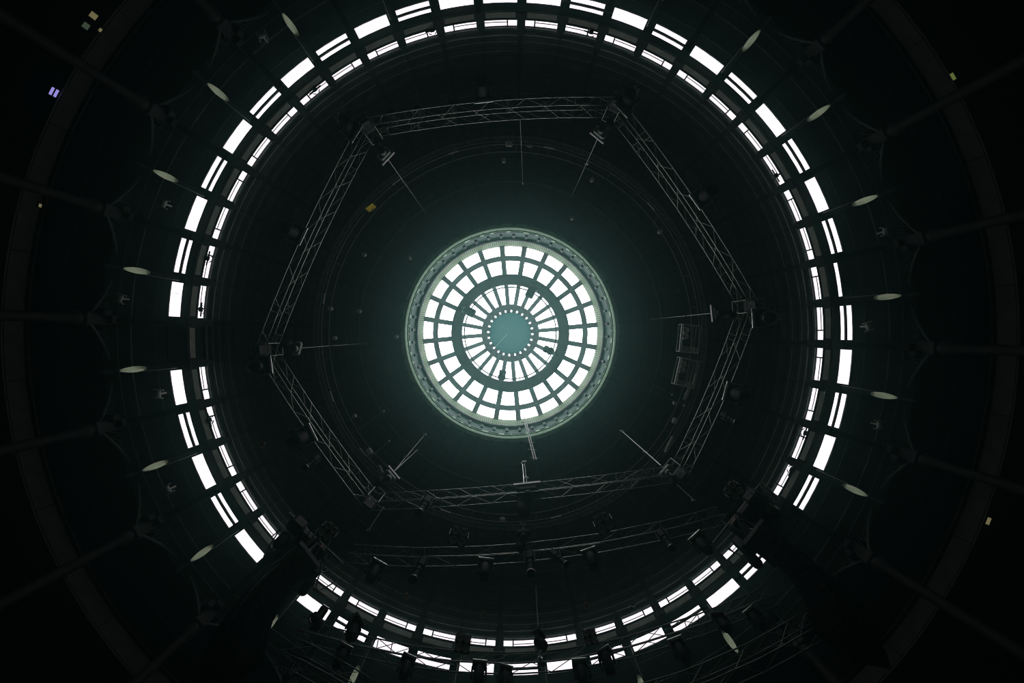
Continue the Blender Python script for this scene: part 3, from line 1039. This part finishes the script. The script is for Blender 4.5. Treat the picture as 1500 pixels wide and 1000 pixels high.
blinder(862, 922, HB + .1, 'four-lamp blinder covering part of the clerestory window right of the bottom', s=.62, tilt=-40)

# ------------------------------------------------------------------ speaker arrays


def line_array(px, py, h_top, face, label):
    """nine wedge cabinets hung in a J curve; face = direction the grilles look, degrees"""
    p = W(px, py, h_top)
    e = empty('speaker_array', p)
    tag(e, label, 'speakers', 'curved speaker arrays beside the stage')
    d = Vector((math.cos(math.radians(face)), math.sin(math.radians(face)), 0))
    cab = P('la_cab', lambda: MB().hexa([(-.26, -.42, -.11), (.24, -.46, -.125), (.24, .46, -.125), (-.26, .42, -.11), (-.26, -.42, .11), (.24, -.46, .125), (.24, .46, .125), (-.26, .42, .11)]).mesh('cabinet', 'speaker_cloth'))
    grille = P('la_grille', lambda: MB().rbox((.25, 0, 0), (.03, .86, .22), .012).mesh('grille', 'speaker_cloth'))
    plates = [P('la_flange%d' % q, lambda: MB().box(((.10, -.475, 0), (-.16, -.45, 0), (.10, .475, 0), (-.16, .45, 0))[q], ((.16, .02, .10), (.08, .02, .10))[q % 2]).mesh('rigging_plate', 'speaker_cloth')) for q in range(4)]
    horn = P('la_horn', lambda: MB().box((.268, 0, 0), (.012, .10, .20)).mesh('horn', 'dark_paint'))
    pos = Vector(p) - Vector((0, 0, .35))
    ang = -8.0
    for k in range(9):
        M = Matrix.Translation(pos) @ rz(face) @ Matrix.Rotation(math.radians(ang), 4, 'Y')
        c = put('cabinet', cab, e, M)
        put('grille', grille, c, M)
        for pl in plates:
            put('rigging_plate', pl, c, M)
        put('horn', horn, c, M)
        pos = pos + (M.to_3x3() @ Vector((0, 0, -1))) * .25
        ang += 4.5 + k * .6
    fr = put('flying_frame', MB().box((0, -.4, -.14), (.7, .06, .10)).box((0, .4, -.14), (.7, .06, .10)).box((0.3, 0, -.14), (.06, .8, .08)).box((-.3, 0, -.14), (.06, .8, .08)).mesh('flying_frame', 'dark_paint'), e, Matrix.Translation(p) @ rz(face))
    for s in (-1, 1):
        bar('sling', p + Vector((0, 0, -.1)) + d * (.25 * s), p + Vector((0, 0, .45)), .014, 'dull_aluminium', e, 5)
    bar('chain', p + Vector((0, 0, .45)), p + Vector((0, 0, 1.0)), .014, 'dull_aluminium', e, 5)
    # cable bundle draped over the frame
    for k in range(5):
        a0 = random.uniform(0, 6.28)
        pts = [p + Vector((math.cos(a0) * .3 * t, math.sin(a0) * .3 * t, .75 - 1.0 * t + .35 * math.sin(PI * t))) for t in [i / 8 for i in range(9)]]
        put('cable', MB().poly_tube(pts, .02, 5).mesh('cable', 'black_plastic'), e)
    return e


line_array(1118, 790, 7.9, -52, 'right-hand black curved speaker array below the hexagonal truss')
line_array(438, 822, 7.9, -128, 'left-hand black curved speaker array below the hexagonal truss')


def cluster(px, py, h, label, mirror=1):
    """black rigging bundle over a speaker array: hoist motors, bags and looped cable"""
    M = place_M(px, py, h)
    e = empty('rigging_cluster', None, None, M)
    tag(e, label, 'rigging', 'rigging clusters over the speaker arrays')
    mbx = MB()
    for (x, y, z, sx, sy, sz) in ((0, 0, 0, .5, .9, .3), (.3, .5, -.1, .4, .4, .5), (-.1, -.6, .1, .35, .45, .4), (.35, -.3, -.2, .45, .5, .35)):
        put('motor', MB().rbox((x, y * mirror, z), (sx, sy, sz), .08).mesh('motor', 'dark_paint'), e, M)
    for k in range(4):
        put('chain_bag', MB().lathe([(.10, .0), (.15, -.06), (.13, -.36), (.06, -.44)], 12, Matrix.Translation((.1 + .14 * k, (-.6 + .42 * k) * mirror, -.1))).mesh('chain_bag', 'black_plastic', True), e, M)
    for k in range(7):
        y0 = random.uniform(-.9, .9); x0 = random.uniform(-.3, .5); ln = random.uniform(.3, .7)
        pts = [Vector((x0 + .25 * math.sin(PI * t * 1.4), y0 + ln * (t - .5), .1 - .45 * math.sin(PI * t))) for t in [i / 9 for i in range(10)]]
        put('cable', MB().poly_tube(pts, .018, 5).mesh('cable', 'black_plastic' if k % 2 else 'dull_aluminium'), e, M)
    bar('spreader_bar', M @ Vector((-.2, -1.0, .1)), M @ Vector((-.2, 1.0, .1)), .03, 'dull_aluminium', e)
    put('warning_tag', MB().box((-.28, .2 * mirror, -.05), (.02, .14, .06)).mesh('warning_tag', 'brown_plastic'), e, M)
    return e


cluster(1092, 762, 9.0, 'black rigging bundle above the right speaker array', 1)
cluster(452, 800, 9.0, 'black rigging bundle above the left speaker array', -1)

# ------------------------------------------------------------------ things up under the dome
# access pole with rungs at the lantern's lower rim
e = empty('rung_pole', W(784, 674, 14.2))
tag(e, 'pale slim pole with short rungs hanging from the lantern rim', 'pole')
p0, p1 = W(784, 673, 14.2), W(768, 612, 17.6)
for s in (-.045, .045):
    bar('pole_rail', p0 + Vector((s, 0, 0)), p1 + Vector((s, 0, 0)), .024, 'white_paint', e)
for k in range(12):
    q = p0.lerp(p1, (k + .5) / 12)
    wd = .20 if k % 2 == 0 else .08
    bar('rung', q + Vector((-wd, 0, 0)), q + Vector((wd, .02, 0)), .017, 'white_paint', e, 5)

# floodlights on the service ring inside the lantern
hs_ = glaze_h(77) - .75
for (x, y, kind, lab) in ((687, 456, 0, 'square black floodlight on the dark lantern ring at ten o\'clock'), (778, 427, 0, 'black floodlight on the dark lantern ring at one o\'clock'),
                          (806, 514, 1, 'black floodlight on the dark lantern ring at four o\'clock'), (735, 552, 1, 'round black floodlight on the dark lantern ring at six-thirty')):
    M = place_M(x, y, hs_, 0, 1.35)
    f = empty('floodlight', None, None, M)
    tag(f, lab, 'floodlight', 'floodlights on the lantern ring')
    if kind == 0:
        put('housing', MB().rbox((0, 0, 0), (.55, .36, .24), .05).mesh('housing', 'dark_paint'), f, M)
    else:
        put('housing', MB().lathe([(.10, .12), (.17, .06), (.17, -.1), (.12, -.14)], 12).rbox((-.2, 0, 0), (.2, .30, .14), .04).mesh('housing', 'dark_paint'), f, M)
    put('front_glass', MB().box((0, 0, -.15), (.18, .18, .02)).mesh('front_glass', 'lens_glass'), f, M)
    put('bracket', MB().box((.3, 0, .08), (.2, .12, .1)).box((.2, .2, .08), (.06, .06, .18)).mesh('bracket', 'dark_paint'), f, M)

# two maintenance cradles on the track
for (x, y, ang, lab) in ((1011, 496, 96, 'open steel cradle on the ladder track with two white drums'), (1006, 546, 103, 'lower open steel cradle on the ladder track')):
    M = Matrix.Translation(W(x, y, HT - .15)) @ rz(ang)
    e = empty('maintenance_cradle', None, None, M)
    tag(e, lab, 'cradle', 'maintenance cradles on the track')
    Lx, Ly = .54, .36
    c4 = [(-Lx, -Ly), (Lx, -Ly), (Lx, Ly), (-Lx, Ly)]
    for z in (-.05, .30):
        for k in range(4):
            (u0, v0), (u1, v1) = c4[k], c4[(k + 1) % 4]
            bar('frame_tube', M @ Vector((u0, v0, z)), M @ Vector((u1, v1, z)), .024, 'truss_aluminium', e, 5)
    for (u, v) in c4:
        bar('frame_tube', M @ Vector((u, v, -.05)), M @ Vector((u, v, .3)), .022, 'truss_aluminium', e, 5)
    bar('frame_tube', M @ Vector((-Lx, -.06, -.05)), M @ Vector((Lx, -.06, -.05)), .016, 'truss_aluminium', e, 5)
    put('side_board', MB().box((0, Ly + .02, .0), (1.08, .03, .06)).mesh('side_board', 'white_paint'), e, M)
    for k in range(4):
        bar('end_slat', M @ Vector((Lx - .05 - .05 * k, -Ly, -.06)), M @ Vector((Lx - .05 - .05 * k, Ly, -.06)), .012, 'truss_aluminium', e, 5)
    for q, u in enumerate((-.32, -.08)):
        dm = put('drum', MB().lathe([(.10, -.02), (.125, 0), (.125, .2), (.10, .22)], 14, Matrix.Translation((u, .20, 0))).mesh('drum', 'white_paint' if y < 520 else 'grey_fascia', True), e, M)

# small fittings along the track


def fitting(name, px, py, h, size, mat, label, cat, turn=0.0, group=None, strap='dull_aluminium'):
    M = place_M(px, py, h, turn)
    e = empty(name, None, None, M)
    tag(e, label, cat, group)
    put('box_body', MB().rbox((0, 0, 0), size, min(size) * .25).mesh('box_body', mat), e, M)
    put('mount', MB().box((0, 0, size[2] / 2 + .04), (.06, .06, .10)).box((size[0] * .3, 0, size[2] / 2 + .07), (.04, size[1] * .8, .03)).mesh('mount', strap), e, M)
    return e


fitting('yellow_sign', 543, 304, HT - .1, (.03, .36, .40), 'yellow_tag', 'small yellow tag on the circular track', 'tag', turn=12)
fitting('junction_box', 745.5, 211, HT, (.16, .28, .14), 'grey_fascia', 'grey junction box on the track at the top', 'box')
fitting('junction_box', 776, 213, HT, (.10, .26, .10), 'motor_green', 'dim green junction box right of the grey one on the track', 'box')
fitting('junction_box', 736, 761, HT, (.16, .22, .14), 'grey_fascia', 'grey junction box on the track at the bottom', 'box')
fitting('junction_box', 541, 661, HT, (.20, .26, .14), 'grey_fascia', 'pale box beside a stick near the lower left of the track', 'box', turn=10)
fitting('junction_box', 557, 688, HT - .4, (.14, .36, .12), 'motor_green', 'long green-grey box near the lower left hoist', 'box', turn=20)
fitting('junction_box', 988, 616, HT, (.18, .24, .14), 'white_paint', 'white box inside the track at the lower right', 'box', turn=-10)
fitting('light_bar', 980, 651, HT - .3, (.10, .70, .10), 'grey_fascia', 'slim grey bar by the lower right hoist', 'bar', turn=-10)
fitting('light_bar', 1006, 577, HT, (.10, .52, .10), 'grey_fascia', 'slim grey bar under the lower cradle', 'bar', turn=6)
for i, (x, y) in enumerate(((491, 495), (581, 493), (738, 236), (867, 264), (966, 340), (534, 373), (527, 456), (600, 378), (485, 452), (988, 590), (838, 320), (520, 609))):
    sp = ('left edge', 'lantern side at nine', 'top', 'top right', 'right', 'upper left', 'left', 'lantern side at ten', 'far left', 'lower right', 'lantern side at one', 'lower left')[i]
    h = inner_h(math.hypot(x - CX, y - CY)) - .2
    M = place_M(x, y, h)
    e = empty('small_spotlight', None, None, M)
    tag(e, 'tiny spotlight on the dome boards, %s of the inner slope' % sp, 'spotlight', 'tiny spotlights on the dome boards')
    put('can', P('ss_can', lambda: MB().lathe([(.05, .06), (.08, .03), (.09, -.12), (.075, -.13)], 10).mesh('can', 'grey_fascia', True)), e, M)
    put('stem', P('ss_stem', lambda: MB().tube((0, 0, .05), (0, 0, .22), .02).mesh('stem', 'rib_steel')), e, M)
for (x, y, lab) in ((595, 872, 'leftmost brown bell lamp on the boards above the bottom windows'), (708, 899, 'middle brown bell lamp on the boards above the bottom windows'), (859, 885, 'rightmost brown bell lamp on the boards above the bottom windows'), (385, 650, 'brown bell lamp on the boards left of the lower left truss side')):
    h = inner_h(math.hypot(x - CX, y - CY)) - .25
    M = place_M(x, y, h)
    e = empty('bell_lamp', None, None, M)
    tag(e, lab, 'lamp', 'brown bell lamps on the dome boards')
    put('bell', P('bell', lambda: MB().lathe([(.03, .10), (.06, .08), (.10, .0), (.12, -.06), (.11, -.06), (.08, .0), (.01, .05)], 12).mesh('bell', 'brown_plastic', True)), e, M)
    put('stem', P('ss_stem', None), e, M)
for (x, y, lab) in ((304, 378, 'black cable box across the clerestory window at half past nine'), (294, 453, 'black cable box across the clerestory window just above nine'), (461, 131, 'black cable box across the clerestory window at half past ten'),
                    (633, 44, 'black cable box across the clerestory window left of twelve'), (866, 47, 'black cable box across the clerestory window right of twelve'), (1137, 257, 'black cable box across the clerestory window at two'),
                    (1180, 634, 'black cable box between clerestory windows at quarter to four'), (306, 615, 'black cable box across the clerestory window at half past eight'), (928, 886, 'black cable box beside the clerestory windows at half past five'), (1160, 688, 'black cable box between clerestory windows at four')):
    rr = math.hypot(x - CX, y - CY)
    h = F * 10.78 / rr
    M = place_M(x, y, h)
    e = empty('cable_box', None, None, M)
    tag(e, lab, 'cable box', 'black cable boxes on the clerestory')
    put('case', P('cb_case', lambda: MB().rbox((0, 0, 0), (.10, .16, .10), .02).mesh('case', 'dark_paint')), e, M)
    for q in (-1, 1):
        put('cable_tail', P('cb_tail%d' % q, lambda: MB().poly_tube([(0, q * .05, 0), (.02, q * .14, .06), (.05, q * .12, .18), (.12, q * .06, .30)], .014, 5).mesh('cable_tail', 'dark_paint')), e, M)
    put('bracket', P('cb_br', lambda: MB().box((.08, 0, -.02), (.16, .03, .03)).box((0, 0, .02), (.03, .5, .025)).mesh('bracket', 'dark_paint')), e, M)
# slender loose tubes leaning on the track
for i, (x0, y0, h0_, x1, y1, h1_, lab) in enumerate(((497, 646, 13.2, 562, 602, 14.0, 'long thin tube leaning by the lower left of the track'), (527, 628, 13.4, 561, 603, 14.1, 'shorter thin tube beside the long one at the lower left'),
                                                   (541, 671, 13.2, 570, 646, 14.0, 'thin stick beside the pale box at the lower left'), (952, 571, 14.0, 1002, 594, 13.4, 'long thin tube inside the track at the lower right'),
                                                   (956, 563, 14.1, 985, 578, 13.6, 'short thin tube inside the track at the lower right'), (762, 173, 10.4, 766, 268, 14.0, 'thin cable hanging down from the top truss side'))):
    a_, b_ = W(x0, y0, h0_), W(x1, y1, h1_)
    e = empty('slender_tube', a_)
    tag(e, lab, 'tube', 'slender tubes under the dome')
    bar('tube', a_, b_, .018 if i < 5 else .010, 'dull_aluminium', e, 6)
    put('end_cap', MB().rbox(b_, (.09, .07, .09), .02).mesh('end_cap', 'grey_fascia'), e)
# twin rods from the lower corner hoists and the centre-line rod over the stage
for (x0, y0, h0_, x1, y1, h1_, r_, lab) in ((563, 703, 10.4, 611, 659, 13.6, .016, 'second suspension rod beside the lower left hoist'), (968, 681, 10.4, 911, 631, 13.6, .016, 'second suspension rod beside the lower right hoist'),
                                            (768, 712, 10.4, 765.5, 678, 12.4, .016, 'short pale rod above the big central hoist'), (785, 858, 8.2, 791, 965, 7.0, .016, 'long thin rod running down past the bottom windows'),
                                            (562, 742, 9.7, 540, 776, 9.0, .016, 'diagonal stay below the lower left corner of the hexagon'), (990, 708, 9.7, 1016, 732, 9.0, .016, 'diagonal stay below the lower right corner of the hexagon')):
    a_, b_ = W(x0, y0, h0_), W(x1, y1, h1_)
    e = empty('suspension_rod', a_)
    tag(e, lab, 'rod', 'suspension rods')
    bar('rod', a_, b_, r_, 'aluminium', e, 6)
    put('eye', MB().poly_tube([Vector(b_) + Vector((.05 * math.cos(2 * PI * k / 8), 0, .05 * math.sin(2 * PI * k / 8))) for k in range(8)], .016, 5, True).mesh('eye', 'aluminium'), e)

# bracketed floodlights on the outer roof slope
for (x, y, lab) in ((384, 52, 'upper left'), (1297, 339, 'right side'), (1288, 622, 'lower right'), (246, 717, 'lower left'), (1272, 478, 'right, near the two-strip window'), (232, 577, 'left'), (240, 298, 'upper left, near a pale strut'), (176, 437, 'far left')):
    rr = math.hypot(x - CX, y - CY)
    M = place_M(x, y, outer_h(rr) - .25, turn=random.uniform(-25, 25))
    e = empty('bracket_floodlight', None, None, M)
    tag(e, 'small grey bracketed floodlight on the outer roof slope, %s' % lab, 'floodlight', 'bracket floodlights on the outer roof')
    put('bracket', P('bf_br', lambda: MB().box((0, -.13, 0), (.30, .03, .05)).box((0, .13, 0), (.30, .03, .05)).box((0, 0, .04), (.05, .28, .04)).box((0, 0, .14), (.05, .05, .2)).mesh('bracket', 'grey_fascia')), e, M)
    put('lamp_body', P('bf_lm', lambda: MB().rbox((.02, 0, -.02), (.14, .20, .10), .03).mesh('lamp_body', 'motor_green')), e, M)

# ------------------------------------------------------------------ signs and small lights at the balcony


def sign(px, py, h, size, mat, label, bars=0, turn=0.0, cat='sign', name='lit_sign'):
    M = place_M(px, py, h, turn)
    e = empty(name, None, None, M)
    tag(e, label, cat)
    put('housing', MB().rbox((.04, 0, 0), (.06, size[1] + .04, size[0] + .04), .015).mesh('housing', 'dark_paint'), e, M)
    if bars:
        w = size[0] / (2 * bars - 1)
        for k in range(bars):
            put('lit_face', MB().box((0, 0, -size[0] / 2 + w * (.5 + 2 * k)), (.02, size[1], w)).mesh('lit_face', mat), e, M)
    else:
        put('lit_face', MB().box((0, 0, 0), (.02, size[1], size[0])).mesh('lit_face', mat), e, M)
    return e


HG = 9.55
sign(79, 135, HG, (.14, .22), 'sign_violet', 'small violet-blue lit sign above the balcony at the upper left', bars=2)
sign(137, 23, HG, (.14, .16), 'sign_warm', 'dim grey-white lamp panel at the far upper left corner', cat='light', name='wall_light')['label'] = 'dim pale lamp panel highest in the upper left corner'
sign(126, 38, HG, (.12, .16), 'sign_green', 'dim green lit sign just below the pale panel, upper left', cat='sign')
sign(147, 44, HG, (.05, .10), 'sign_warm', 'tiny warm light beside the dim green sign', cat='light', name='wall_light')
sign(59, 301, 10.0, (.05, .10), 'sign_warm', 'tiny warm light on the balcony rail at the left', cat='light', name='wall_light')
sign(1396, 112, HG, (.06, .20), 'sign_lime', 'small lime lit sign beyond the balcony at the upper right', cat='sign')
sign(1448, 763, HG, (.06, .20), 'sign_warm', 'small yellow lit sign beyond the balcony at the lower right', cat='sign')
